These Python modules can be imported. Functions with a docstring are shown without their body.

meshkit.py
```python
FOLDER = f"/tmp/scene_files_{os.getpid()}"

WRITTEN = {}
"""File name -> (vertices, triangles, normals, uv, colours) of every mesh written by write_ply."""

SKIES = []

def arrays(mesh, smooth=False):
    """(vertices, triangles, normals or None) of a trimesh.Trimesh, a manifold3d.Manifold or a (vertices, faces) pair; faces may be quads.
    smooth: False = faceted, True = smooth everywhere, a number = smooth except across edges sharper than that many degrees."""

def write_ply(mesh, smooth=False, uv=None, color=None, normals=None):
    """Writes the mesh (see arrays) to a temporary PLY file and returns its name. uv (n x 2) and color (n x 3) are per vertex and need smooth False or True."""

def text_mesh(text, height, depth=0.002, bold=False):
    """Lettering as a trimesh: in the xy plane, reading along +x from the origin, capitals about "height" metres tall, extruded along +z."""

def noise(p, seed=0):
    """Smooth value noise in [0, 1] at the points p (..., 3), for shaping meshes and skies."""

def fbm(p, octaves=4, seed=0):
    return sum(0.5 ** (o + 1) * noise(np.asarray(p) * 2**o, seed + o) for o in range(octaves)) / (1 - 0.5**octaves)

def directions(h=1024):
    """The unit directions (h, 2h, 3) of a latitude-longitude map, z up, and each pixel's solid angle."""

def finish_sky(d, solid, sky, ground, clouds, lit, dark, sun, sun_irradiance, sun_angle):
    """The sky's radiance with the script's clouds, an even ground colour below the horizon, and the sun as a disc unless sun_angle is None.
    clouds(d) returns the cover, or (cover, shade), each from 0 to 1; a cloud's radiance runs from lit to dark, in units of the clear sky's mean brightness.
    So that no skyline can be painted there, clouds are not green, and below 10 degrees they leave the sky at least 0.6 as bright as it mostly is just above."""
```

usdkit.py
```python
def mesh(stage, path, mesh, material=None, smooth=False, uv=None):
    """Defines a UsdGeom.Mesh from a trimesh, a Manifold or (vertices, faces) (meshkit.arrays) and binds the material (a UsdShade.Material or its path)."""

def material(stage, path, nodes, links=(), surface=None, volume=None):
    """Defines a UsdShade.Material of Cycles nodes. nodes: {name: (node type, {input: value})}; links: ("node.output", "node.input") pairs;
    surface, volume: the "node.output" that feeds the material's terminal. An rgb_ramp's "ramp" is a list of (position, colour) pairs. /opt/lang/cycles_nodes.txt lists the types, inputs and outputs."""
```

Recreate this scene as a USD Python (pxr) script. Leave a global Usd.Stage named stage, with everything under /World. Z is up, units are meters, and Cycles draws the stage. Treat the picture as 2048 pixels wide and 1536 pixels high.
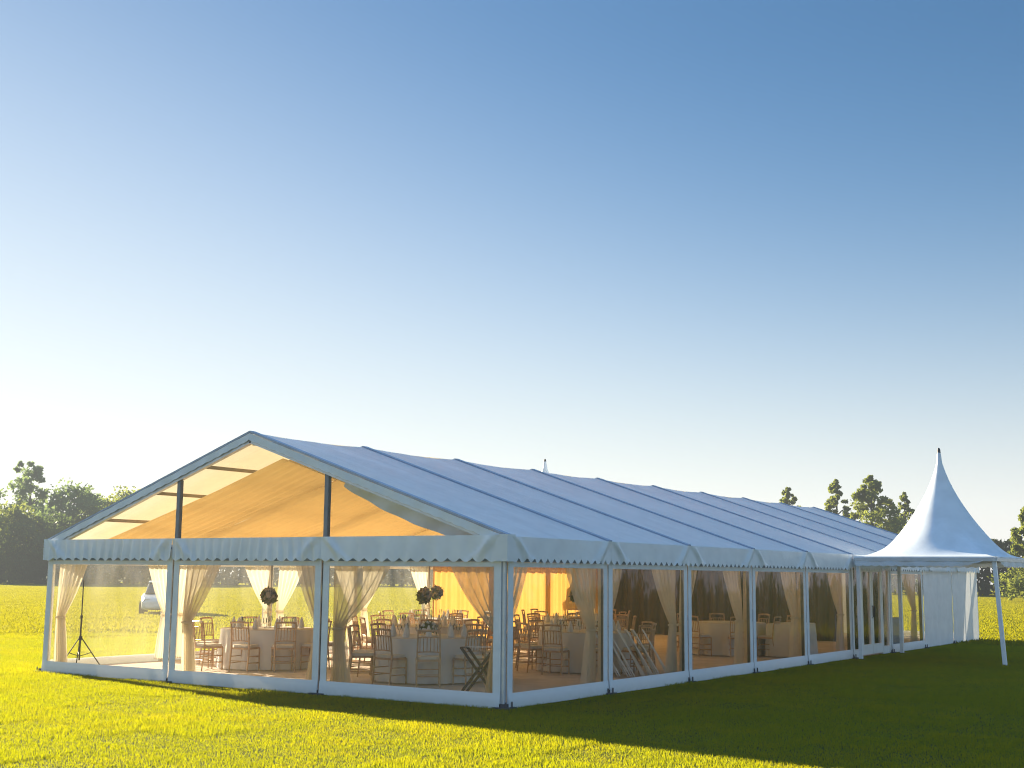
import math, random
import numpy as np
import trimesh
import usdkit, meshkit
from pxr import Usd, UsdGeom, UsdLux, UsdShade, Gf, Sdf, Vt

stage = Usd.Stage.CreateInMemory()
UsdGeom.SetStageUpAxis(stage, 'Z')
UsdGeom.SetStageMetersPerUnit(stage, 1.0)
UsdGeom.Xform.Define(stage, '/World')
UsdGeom.Scope.Define(stage, '/World/Looks')
PI = math.pi

# ------------------------------------------------------------------ camera
CAM, YAW, PITCH, ROLL = (10.7052, -15.7765, 1.9543), -0.591862, 0.148316, 0.009618
EXPOSURE = 1.9
cam = UsdGeom.Camera.Define(stage, '/World/camera')
fw = np.array([math.sin(YAW) * math.cos(PITCH), math.cos(YAW) * math.cos(PITCH), math.sin(PITCH)])
rt = np.array([math.cos(YAW), -math.sin(YAW), 0.0]); up = np.cross(rt, fw)
rt, up = math.cos(ROLL) * rt + math.sin(ROLL) * up, -math.sin(ROLL) * rt + math.cos(ROLL) * up
m = Gf.Matrix4d(*rt, 0, *up, 0, *(-fw), 0, *CAM, 1)
cam.AddTransformOp().Set(m)
cam.CreateHorizontalApertureAttr(36.0); cam.CreateVerticalApertureAttr(27.0)
cam.CreateFocalLengthAttr(36.0 * 2545.5 / 2048)
cam.CreateFStopAttr(0.0)
cam.CreateExposureAttr(EXPOSURE)
cam.CreateClippingRangeAttr(Gf.Vec2f(0.1, 5000))

# ------------------------------------------------------------------ sky and sun
SUN_EL = math.radians(17.5)
SUN_DIR = np.array([-math.cos(SUN_EL) * 0.9766, math.cos(SUN_EL) * 0.2149, math.sin(SUN_EL)])
SUN_ROT = math.atan2(SUN_DIR[0], SUN_DIR[1])
SKY_STRENGTH, SUN_POWER = 0.05, 1.14
# a clear evening sky with an added brighter blue fill at the zenith to lift the shade, with a veil of haze that thickens to the horizon and towards the sun, all the way round
sky_mat = usdkit.material(stage, '/World/Looks/sky_air', {
    'sky': ('sky_texture', {'sky_type': 'single_scattering', 'sun_disc': False, 'sun_elevation': SUN_EL, 'sun_rotation': SUN_ROT,
                            'altitude': 50.0, 'air_density': 1.0, 'aerosol_density': 0.1, 'ozone_density': 4.0}),
    'sat': ('mix', {'mix_type': 'multiply', 'fac': 1.0, 'color2': (.385, .59, .645)}),
    'tc': ('texture_coordinate', {}), 'nrm': ('vector_math', {'math_type': 'normalize'}), 'xyz': ('separate_xyz', {}), 'pos': ('math', {'math_type': 'maximum', 'value2': 0.0}),
    'dot': ('vector_math', {'math_type': 'dot_product', 'vector2': tuple(SUN_DIR)}), 'c': ('math', {'math_type': 'maximum', 'value2': 0.0}),
    'c4': ('math', {'math_type': 'power', 'value2': 4.0}), 'h': ('math', {'math_type': 'multiply_add', 'value1': 0.20, 'value2': 0.0, 'value3': 0.144}),
    'q': ('math', {'math_type': 'divide'}), 'qp': ('math', {'math_type': 'power', 'value2': 1.63}), 'neg': ('math', {'math_type': 'multiply', 'value2': -1.0}),
    'w': ('math', {'math_type': 'exponent'}), 'w2': ('math', {'math_type': 'multiply', 'value2': 1.0}),
    'vr': ('rgb_ramp', {'ramp': [(0.0, (.50, .48, .497)), (1.0, (.70, .675, .62))]}),
    'vs': ('mix', {'mix_type': 'multiply', 'fac': 1.0, 'color2': (8.35, 8.35, 8.2)}), 'mx': ('mix', {}),
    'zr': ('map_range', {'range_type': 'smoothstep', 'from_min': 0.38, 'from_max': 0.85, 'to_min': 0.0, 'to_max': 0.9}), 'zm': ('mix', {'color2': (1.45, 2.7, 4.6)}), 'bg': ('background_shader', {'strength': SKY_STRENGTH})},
    [('sky.color', 'sat.color1'), ('tc.generated', 'nrm.vector1'), ('nrm.vector', 'xyz.vector'), ('xyz.z', 'pos.value1'), ('nrm.vector', 'dot.vector1'), ('dot.value', 'c.value1'),
     ('c.value', 'c4.value1'), ('c4.value', 'h.value2'), ('pos.value', 'q.value1'), ('h.value', 'q.value2'), ('q.value', 'qp.value1'), ('qp.value', 'neg.value1'), ('neg.value', 'w.value1'),
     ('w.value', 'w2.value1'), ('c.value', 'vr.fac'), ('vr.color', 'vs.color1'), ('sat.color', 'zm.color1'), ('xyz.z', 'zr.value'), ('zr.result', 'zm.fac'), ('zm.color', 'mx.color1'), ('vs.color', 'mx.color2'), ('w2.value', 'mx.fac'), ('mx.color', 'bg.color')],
    surface='bg.background')
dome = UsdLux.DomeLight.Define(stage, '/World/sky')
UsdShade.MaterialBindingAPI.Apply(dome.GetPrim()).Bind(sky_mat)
dome.GetPrim().SetCustomDataByKey('kind', 'structure')
sun = UsdLux.DistantLight.Define(stage, '/World/sun')
zax = SUN_DIR / np.linalg.norm(SUN_DIR); xax = np.cross([0, 0, 1], zax); xax /= np.linalg.norm(xax); yax = np.cross(zax, xax)
sun.AddTransformOp().Set(Gf.Matrix4d(*xax, 0, *yax, 0, *zax, 0, 0, 0, 60, 1))
sun.CreateNormalizeAttr(True); sun.CreateIntensityAttr(SUN_POWER); sun.CreateAngleAttr(0.5); sun.CreateColorAttr(Gf.Vec3f(1.0, 0.86, 0.62))

# ------------------------------------------------------------------ helpers
rng = np.random.default_rng(7)
USED = {}


def numbered(base):
    n = USED.get(base, 0); USED[base] = n + 1
    name = base if n == 0 else f'{base}_{n:03d}'
    return name


class MB:
    """Collects triangles into one mesh."""

    def __init__(s):
        s.v, s.f, s.n = [], [], 0

    def add(s, v, f):
        v = np.asarray(v, float); f = np.asarray(f, int)
        if f.shape[1] == 4:
            f = np.vstack([f[:, [0, 1, 2]], f[:, [0, 2, 3]]])
        s.v.append(v); s.f.append(f + s.n); s.n += len(v)
        return s

    def tm(s, t, M=None):
        v = np.array(t.vertices)
        if M is not None:
            v = v @ M[:3, :3].T + M[:3, 3]
        return s.add(v, t.faces)

    def box(s, c, size, rz=0.0, bev=0.0):
        x, y, z = np.array(size) / 2.0
        if bev:
            b = min(bev, x * .9, y * .9)
            pts = [(-x + b, -y), (x - b, -y), (x, -y + b), (x, y - b), (x - b, y), (-x + b, y), (-x, y - b), (-x, -y + b)]
            n = 8
            v = np.array([(px, py, -z) for px, py in pts] + [(px, py, z) for px, py in pts])
            f = [[i, (i + 1) % n, n + (i + 1) % n] for i in range(n)] + [[i, n + (i + 1) % n, n + i] for i in range(n)]
            f += [[0, i + 1, i] for i in range(1, n - 1)] + [[n, n + i, n + i + 1] for i in range(1, n - 1)]
        else:
            v = np.array([(a * x, b_ * y, d * z) for a in (-1, 1) for b_ in (-1, 1) for d in (-1, 1)])
            f = [[0, 1, 3], [0, 3, 2], [4, 6, 7], [4, 7, 5], [0, 4, 5], [0, 5, 1], [2, 3, 7], [2, 7, 6], [0, 2, 6], [0, 6, 4], [1, 5, 7], [1, 7, 3]]
        c_, s_ = math.cos(rz), math.sin(rz)
        R = np.array([[c_, -s_, 0], [s_, c_, 0], [0, 0, 1]])
        return s.add(v @ R.T + np.array(c), f)

    def beam(s, a, b, w, h, upv=(0, 0, 1)):
        """A bar from a to b, w wide across and h along upv; the line ab runs through its middle."""
        a, b = np.array(a, float), np.array(b, float)
        d = b - a; d /= np.linalg.norm(d)
        r = np.cross(d, upv)
        if np.linalg.norm(r) < 1e-6:
            r = np.cross(d, (1, 0, 0))
        r /= np.linalg.norm(r); u = np.cross(r, d)
        v = [q + r * i * w / 2 + u * j * h / 2 for q in (a, b) for i in (-1, 1) for j in (-1, 1)]
        f = [[0, 1, 3], [0, 3, 2], [4, 6, 7], [4, 7, 5], [0, 4, 5], [0, 5, 1], [2, 3, 7], [2, 7, 6], [0, 2, 6], [0, 6, 4], [1, 5, 7], [1, 7, 3]]
        return s.add(v, f)

    def tube(s, pts, radii, sides=8, caps=True):
        p = np.asarray(pts, float); n = len(p)
        radii = np.broadcast_to(radii, (n,))
        t = np.gradient(p, axis=0); t /= np.linalg.norm(t, axis=1, keepdims=True) + 1e-12
        a = np.cross(t, np.where(np.abs(t[:, 2:]) < 0.9, [0, 0, 1.0], [1.0, 0, 0])); a /= np.linalg.norm(a, axis=1, keepdims=True) + 1e-12
        b = np.cross(t, a); ang = np.arange(sides) * 2 * PI / sides
        v = p[:, None] + radii[:, None, None] * (np.cos(ang)[None, :, None] * a[:, None] + np.sin(ang)[None, :, None] * b[:, None])
        f = [[i * sides + j, i * sides + (j + 1) % sides, (i + 1) * sides + (j + 1) % sides, (i + 1) * sides + j] for i in range(n - 1) for j in range(sides)]
        s.add(v.reshape(-1, 3), f)
        if caps:
            s.add(v[0], [[0, i + 1, i] for i in range(1, sides - 1)]); s.add(v[-1], [[0, i, i + 1] for i in range(1, sides - 1)])
        return s

    def grid(s, P):
        """P: (n, m, 3) points."""
        n, m_ = P.shape[:2]
        i, j = np.meshgrid(np.arange(n - 1), np.arange(m_ - 1), indexing='ij')
        q = np.stack([i * m_ + j, (i + 1) * m_ + j, (i + 1) * m_ + j + 1, i * m_ + j + 1], -1).reshape(-1, 4)
        return s.add(P.reshape(-1, 3), q)

    def lathe(s, prof, c=(0, 0, 0), sides=16):
        prof = np.array(prof, float); ang = np.arange(sides) * 2 * PI / sides
        v = np.stack([prof[:, None, 0] * np.cos(ang), prof[:, None, 0] * np.sin(ang), np.repeat(prof[:, 1:], sides, 1)], -1) + np.array(c)
        n = len(prof)
        f = [[i * sides + j, i * sides + (j + 1) % sides, (i + 1) * sides + (j + 1) % sides, (i + 1) * sides + j] for i in range(n - 1) for j in range(sides)]
        return s.add(v.reshape(-1, 3), f)

    def mesh(s):
        return np.vstack(s.v), np.vstack(s.f)


def path_of(parent):
    return '/World' if parent is None else str(parent.GetPath())


def obj(base, mb, mat, parent=None, smooth=False, label=None):
    pth = path_of(parent)
    key = pth + '/' + base
    n = USED.get(key, 0); USED[key] = n + 1
    name = base if n == 0 else f'{base}_{n:03d}'
    if isinstance(mb, MB):
        mb = mb.mesh()
    g = usdkit.mesh(stage, f'{pth}/{name}', mb, mat, smooth)
    if label:
        g.GetPrim().SetCustomDataByKey('label', label)
    return g.GetPrim()


def tag(o, label=None, cat=None, group=None, kind=None):
    for k, v in (('label', label), ('category', cat), ('group', group), ('kind', kind)):
        if v:
            o.SetCustomDataByKey(k, v)
    return o


def thing(base, label, cat, loc=(0, 0, 0), rz=0.0, group=None):
    key = '/World/' + base
    n = USED.get(key, 0); USED[key] = n + 1
    x = UsdGeom.Xform.Define(stage, key if n == 0 else f'{key}_{n:03d}')
    x.AddTranslateOp().Set(Gf.Vec3d(*map(float, loc))); x.AddRotateZOp().Set(math.degrees(rz))
    return tag(x.GetPrim(), label, cat, group)


def dup(root, label, cat, loc, rz=0.0, group=None):
    base = root.GetName()
    r = thing(base, label, cat, loc, rz, group)
    r.GetReferences().AddInternalReference(root.GetPath()); r.SetInstanceable(True)
    return r


# ------------------------------------------------------------------ materials
def L(name):
    return '/World/Looks/' + name


def plain(name, col, rough=0.5, metal=0.0, var=0.12, scale=6.0, bump=0.0, bscale=40.0, spec=0.5):
    """A principled surface whose tone wanders a little."""
    n = {'tc': ('geometry', {}), 'no': ('noise_texture', {'scale': scale, 'detail': 4.0}),
         'rp': ('rgb_ramp', {'ramp': [(0.3, tuple(c * (1 - var) for c in col)), (0.7, tuple(min(1, c * (1 + var)) for c in col))]}),
         'p': ('principled_bsdf', {'roughness': rough, 'metallic': metal, 'specular_ior_level': spec})}
    l = [('tc.position', 'no.vector'), ('no.fac', 'rp.fac'), ('rp.color', 'p.base_color')]
    if bump:
        n['bn'] = ('noise_texture', {'scale': bscale, 'detail': 3.0}); n['bu'] = ('bump', {'strength': bump, 'distance': 0.02})
        l += [('tc.position', 'bn.vector'), ('bn.fac', 'bu.height'), ('bu.normal', 'p.normal')]
    return usdkit.material(stage, L(name), n, l, surface='p.BSDF')


def cloth(name, col, trans, fac, rough=0.55, scale=3.0, var=0.06, bump=0.15, bscale=5.0, stretch=(1, 1, 1), spec=0.3):
    """Woven or coated fabric that lets some light through."""
    n = {'tc': ('geometry', {}), 'no': ('noise_texture', {'scale': scale, 'detail': 5.0}),
         'mp': ('mapping', {'scale': stretch}), 'bn': ('noise_texture', {'scale': bscale, 'detail': 4.0}), 'bu': ('bump', {'strength': bump, 'distance': 0.05}),
         'rp': ('rgb_ramp', {'ramp': [(0.3, tuple(c * (1 - var) for c in col)), (0.7, tuple(min(1, c * (1 + var)) for c in col))]}),
         'p': ('principled_bsdf', {'roughness': rough, 'specular_ior_level': spec}), 't': ('translucent_bsdf', {'color': trans}), 'm': ('mix_closure', {'fac': fac})}
    l = [('tc.position', 'no.vector'), ('no.fac', 'rp.fac'), ('rp.color', 'p.base_color'), ('tc.position', 'mp.vector'), ('mp.vector', 'bn.vector'),
         ('bn.fac', 'bu.height'), ('bu.normal', 'p.normal'), ('p.BSDF', 'm.closure1'), ('t.BSDF', 'm.closure2')]
    return usdkit.material(stage, L(name), n, l, surface='m.closure')


def foliage(name, dark, light, trans, fac=0.4, scale=0.5):
    n = {'tc': ('geometry', {}), 'no': ('noise_texture', {'scale': scale, 'detail': 3.0}), 'wn': ('mix_float', {'fac': 0.5}),
         'rp': ('rgb_ramp', {'ramp': [(0.25, dark), (0.75, light)]}), 'p': ('principled_bsdf', {'roughness': 0.6, 'specular_ior_level': 0.12}),
         't': ('translucent_bsdf', {'color': trans}), 'm': ('mix_closure', {'fac': fac})}
    l = [('tc.position', 'no.vector'), ('no.fac', 'wn.a'), ('tc.random_per_island', 'wn.b'), ('wn.result', 'rp.fac'), ('rp.color', 'p.base_color'), ('p.BSDF', 'm.closure1'), ('t.BSDF', 'm.closure2')]
    return usdkit.material(stage, L(name), n, l, surface='m.closure')


PVC = cloth('white_pvc', (.90, .93, .95), (.84, .86, .86), .09, rough=.38, bump=.25, bscale=2.2)
ROOF = cloth('roof_pvc', (.90, .93, .95), (.96, .84, .56), .24, rough=.4, bump=.2, bscale=1.6)
_r = UsdShade.Material.Get(stage, L('roof_pvc'))
def _node(name, kind, **inp):
    n_ = UsdShade.Shader.Define(stage, L('roof_pvc') + '/' + name); n_.CreateIdAttr('cycles_' + kind)
    for k_, v_ in inp.items():
        n_.CreateInput(k_, Sdf.ValueTypeNames.Token if isinstance(v_, str) else Sdf.ValueTypeNames.Float3 if np.ndim(v_) else Sdf.ValueTypeNames.Float).Set(v_ if isinstance(v_, str) else Gf.Vec3f(*v_) if np.ndim(v_) else float(v_))
    return n_
def _link(a_, ao, b_, bi):
    b_.CreateInput(bi, Sdf.ValueTypeNames.Token).ConnectToSource(a_.CreateOutput(ao, Sdf.ValueTypeNames.Token))
# weld lines every 0.75 m and faint rain streaks that run down the slope
_pos = UsdShade.Shader.Get(stage, L('roof_pvc') + '/tc'); _pr = UsdShade.Shader.Get(stage, L('roof_pvc') + '/p'); _rp = UsdShade.Shader.Get(stage, L('roof_pvc') + '/rp')
_sx = _node('sx', 'separate_xyz'); _dv = _node('dv', 'math', math_type='multiply', value2=1 / .75); _fr = _node('frc', 'math', math_type='fraction')
_ab = _node('ab', 'math', math_type='subtract', value2=.5); _a2 = _node('a2', 'math', math_type='absolute'); _gt = _node('gt', 'map_range', range_type='smoothstep', from_min=.455, from_max=.49, to_min=0.0, to_max=.16)
_mm = _node('sm', 'mapping', scale=(.35, 7.0, .35)); _ns = _node('sn', 'noise_texture', scale=1.0, detail=4.0); _nr = _node('snr', 'map_range', from_min=.45, from_max=.75, to_min=0.0, to_max=.16)
_ad = _node('sad', 'math', math_type='add'); _mx = _node('smx', 'mix', color2=(.50, .54, .58))
_link(_pos, 'position', _sx, 'vector'); _link(_sx, 'y', _dv, 'value1'); _link(_dv, 'value', _fr, 'value1'); _link(_fr, 'value', _ab, 'value1'); _link(_ab, 'value', _a2, 'value1'); _link(_a2, 'value', _gt, 'value')
_link(_pos, 'position', _mm, 'vector'); _link(_mm, 'vector', _ns, 'vector'); _link(_ns, 'fac', _nr, 'value'); _link(_gt, 'result', _ad, 'value1'); _link(_nr, 'result', _ad, 'value2'); _link(_ad, 'value', _mx, 'fac')
_link(_rp, 'color', _mx, 'color1'); _link(_mx, 'color', _pr, 'base_color')
PAGODA = cloth('canopy_pvc', (.82, .88, .94), (.7, .72, .74), .08, rough=.4, bump=.12, bscale=2.0)
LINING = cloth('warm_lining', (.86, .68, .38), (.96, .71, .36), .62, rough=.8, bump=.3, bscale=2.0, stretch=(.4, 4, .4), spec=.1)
VOILE = usdkit.material(stage, L('ivory_voile'), {'p': ('principled_bsdf', {'base_color': (.84, .81, .74), 'roughness': .85, 'specular_ior_level': .1}), 't': ('translucent_bsdf', {'color': (.90, .84, .70)}), 'm': ('mix_closure', {'fac': .5}),
                        'tc': ('geometry', {}), 'mp': ('mapping', {'scale': (6.0, 6.0, .6)}), 'no': ('noise_texture', {'scale': 3.0, 'detail': 3.0}), 'mr': ('map_range', {'from_min': .3, 'from_max': .7, 'to_min': .2, 'to_max': .42}),
                        'tr': ('transparent_bsdf', {'color': (1, .98, .93)}), 'f': ('mix_closure', {})},
                       [('p.BSDF', 'm.closure1'), ('t.BSDF', 'm.closure2'), ('tc.position', 'mp.vector'), ('mp.vector', 'no.vector'), ('no.fac', 'mr.value'), ('mr.result', 'f.fac'), ('m.closure', 'f.closure1'), ('tr.BSDF', 'f.closure2')], surface='f.closure')
AMBER = cloth('amber_drape', (.74, .50, .20), (.80, .46, .12), .42, rough=.8, bump=.1, spec=.1)
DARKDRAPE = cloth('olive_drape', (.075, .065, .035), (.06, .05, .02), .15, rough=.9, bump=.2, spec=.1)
LINEN = cloth('white_linen', (.85, .83, .82), (.7, .68, .66), .15, rough=.85, bump=.1, spec=.1)
ALU = plain('aluminium', (.55, .58, .60), .42, .7, .08)
ALUDARK = plain('dull_aluminium', (.20, .21, .22), .5, .5, .1)
PURLIN = plain('warm_grey_metal', (.42, .36, .28), .5, .2, .1)
STEEL = plain('dark_steel', (.06, .06, .065), .6, .3, .3)
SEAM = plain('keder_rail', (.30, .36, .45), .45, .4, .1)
WHITEMETAL = plain('white_paint', (.78, .80, .80), .35, 0, .05)
BLACK = plain('black_metal', (.02, .02, .02), .4, .2, .2)
WOOD = plain('fruitwood', (.50, .32, .19), .42, 0, .3, 14.0)
DARKWOOD = plain('dark_stained_wood', (.08, .05, .03), .5, 0, .3, 14.0)
CUSHION = plain('ivory_cushion', (.72, .66, .56), .8, 0, .08)
CARPET = plain('floor_carpet', (.74, .64, .58), .85, 0, .12, 2.0, .4, 120.0, .15)
PINK = plain('pink_edge', (.50, .20, .30), .8, 0, .1)
LEAF = foliage('bouquet_leaf', (.09, .12, .03), (.16, .19, .05), (.25, .27, .05), .4, 9)
PETAL = foliage('bouquet_petal', (.50, .42, .26), (.72, .64, .44), (.62, .50, .26), .45, 20)
BARK = plain('bark', (.06, .05, .04), .9, 0, .3, 3, .6, 9)
CAR_PAINT = plain('white_car_paint', (.72, .73, .74), .2, 0, .02)
CAR_GLASS = plain('car_glass', (.03, .035, .04), .08, 0, .1)
TYRE = plain('tyre_rubber', (.02, .02, .02), .8, 0, .2)

pane_nodes = {'tc': ('geometry', {}), 'mp': ('mapping', {'scale': (1.0, 1.0, .25)}), 'no': ('noise_texture', {'scale': 2.2, 'detail': 3.0}), 'bu': ('bump', {'strength': .6, 'distance': .06}),
              'tr': ('transparent_bsdf', {'color': (.985, .98, .96)}), 'gl': ('glossy_bsdf', {'color': (.9, .9, .9), 'roughness': .05}),
              'hz': ('translucent_bsdf', {'color': (.9, .85, .7)}), 'df': ('diffuse_bsdf', {'color': (.8, .8, .76)}), 'hd': ('mix_closure', {'fac': .3}), 'hr': ('map_range', {'from_min': .3, 'from_max': .75, 'to_min': .02, 'to_max': .10}),
              'a': ('mix_closure', {}), 'fr': ('fresnel', {'IOR': 1.42}), 'm': ('mix_closure', {})}
PANE = usdkit.material(stage, L('clear_vinyl'), pane_nodes, [('tc.position', 'mp.vector'), ('mp.vector', 'no.vector'), ('no.fac', 'bu.height'), ('bu.normal', 'gl.normal'), ('no.fac', 'hr.value'), ('hr.result', 'a.fac'),
                       ('hz.BSDF', 'hd.closure1'), ('df.BSDF', 'hd.closure2'), ('tr.BSDF', 'a.closure1'), ('hd.closure', 'a.closure2'), ('fr.fac', 'm.fac'),
                       ('a.closure', 'm.closure1'), ('gl.BSDF', 'm.closure2')], surface='m.closure')
GLASS = usdkit.material(stage, L('drinking_glass'), {'tr': ('transparent_bsdf', {'color': (.9, .92, .92)}), 'gl': ('glossy_bsdf', {'roughness': .03}), 'fr': ('fresnel', {'IOR': 1.5}), 'm': ('mix_closure', {})},
                        [('fr.fac', 'm.fac'), ('tr.BSDF', 'm.closure1'), ('gl.BSDF', 'm.closure2')], surface='m.closure')

SKIRT = usdkit.material(stage, L('skirt_pvc'), {'tc': ('geometry', {}), 'sx': ('separate_xyz', {}), 'no': ('noise_texture', {'scale': 7.0, 'detail': 6.0, 'roughness': .7}), 'zr': ('map_range', {'from_min': .0, 'from_max': .17, 'to_min': .75, 'to_max': .0, 'clamp': True}),
                        'mu': ('math', {'math_type': 'multiply'}), 'mx': ('mix', {'color1': (.90, .93, .95), 'color2': (.34, .33, .20)}), 'p': ('principled_bsdf', {'roughness': .4, 'specular_ior_level': .3}), 't': ('translucent_bsdf', {'color': (.84, .86, .86)}), 'm': ('mix_closure', {'fac': .09})},
                        [('tc.position', 'sx.vector'), ('sx.z', 'zr.value'), ('tc.position', 'no.vector'), ('zr.result', 'mu.value1'), ('no.fac', 'mu.value2'), ('mu.value', 'mx.fac'), ('mx.color', 'p.base_color'), ('p.BSDF', 'm.closure1'), ('t.BSDF', 'm.closure2')], surface='m.closure')

# ------------------------------------------------------------------ ground
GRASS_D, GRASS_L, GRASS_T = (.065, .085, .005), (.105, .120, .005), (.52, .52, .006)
ground_mat = usdkit.material(stage, L('turf_soil'), {
    'tc': ('geometry', {}), 'n1': ('noise_texture', {'scale': .35, 'detail': 6.0}), 'n2': ('noise_texture', {'scale': 14.0, 'detail': 4.0}), 'mx': ('mix_float', {'fac': .5}),
    'rp': ('rgb_ramp', {'ramp': [(.3, (.050, .065, .010)), (.55, (.085, .095, .012)), (.75, (.12, .115, .016))]}),
    'bn': ('noise_texture', {'scale': 30.0, 'detail': 4.0}), 'bu': ('bump', {'strength': .8, 'distance': .05}), 'p': ('principled_bsdf', {'roughness': .9, 'specular_ior_level': .1})},
    [('tc.position', 'n1.vector'), ('tc.position', 'n2.vector'), ('n1.fac', 'mx.a'), ('n2.fac', 'mx.b'), ('mx.result', 'rp.fac'), ('rp.color', 'p.base_color'),
     ('tc.position', 'bn.vector'), ('bn.fac', 'bu.height'), ('bu.normal', 'p.normal')], surface='p.BSDF')
tag(obj('ground', MB().grid(np.array([[(x, y, 0.0) for y in (-240, 440)] for x in (-340, 340)])), ground_mat), 'flat mown meadow under the grass', 'ground', kind='structure')

GRASS = usdkit.material(stage, L('grass_blade'), {
    'tc': ('geometry', {}), 'n1': ('noise_texture', {'scale': .22, 'detail': 4.0}), 'n2': ('noise_texture', {'scale': 1.7, 'detail': 3.0}), 'mx': ('mix_float', {'fac': .45}), 'mi': ('mix_float', {'fac': .35}),
    'rp': ('rgb_ramp', {'ramp': [(.30, (.060, .090, .006)), (.5, (.095, .112, .006)), (.68, (.135, .120, .010))]}),
    'rt': ('rgb_ramp', {'ramp': [(.30, (.46, .47, .005)), (.5, (.62, .53, .005)), (.68, (.72, .56, .012))]}),
    'p': ('principled_bsdf', {'roughness': .6, 'specular_ior_level': .12}), 't': ('translucent_bsdf', {}), 'm': ('mix_closure', {'fac': .55})},
    [('tc.position', 'n1.vector'), ('tc.position', 'n2.vector'), ('n1.fac', 'mx.a'), ('n2.fac', 'mx.b'), ('mx.result', 'mi.a'), ('tc.random_per_island', 'mi.b'), ('mi.result', 'rp.fac'), ('mi.result', 'rt.fac'),
     ('rp.color', 'p.base_color'), ('rt.color', 't.color'), ('p.BSDF', 'm.closure1'), ('t.BSDF', 'm.closure2')], surface='m.closure')
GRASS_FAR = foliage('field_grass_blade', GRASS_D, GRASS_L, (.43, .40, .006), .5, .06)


def blades(n, size, h, w, seed):
    """One square patch of bent grass blades."""
    r = np.random.default_rng(seed)
    x, y = r.uniform(-size / 2, size / 2, (2, n)); a = r.uniform(0, 2 * PI, n); hh = h * r.uniform(.5, 1.3, n); ww = w * r.uniform(.7, 1.3, n)
    lean = r.uniform(.15, .9, n) * hh; b = r.uniform(0, 2 * PI, n)
    dx, dy = np.cos(a) * ww / 2, np.sin(a) * ww / 2; lx, ly = np.cos(b) * lean, np.sin(b) * lean
    z0 = np.full(n, -.01)
    v = np.stack([np.stack([x - dx, y - dy, z0], 1), np.stack([x + dx, y + dy, z0], 1),
                  np.stack([x + lx * .4 + dx * .8, y + ly * .4 + dy * .8, hh * .6], 1), np.stack([x + lx * .4 - dx * .8, y + ly * .4 - dy * .8, hh * .6], 1),
                  np.stack([x + lx, y + ly, hh], 1)], 1).reshape(-1, 3)
    k = np.arange(n)[:, None] * 5
    f = np.concatenate([k + np.array([[0, 1, 2]]), k + np.array([[0, 2, 3]]), k + np.array([[3, 2, 4]])])
    return v, f


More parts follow.
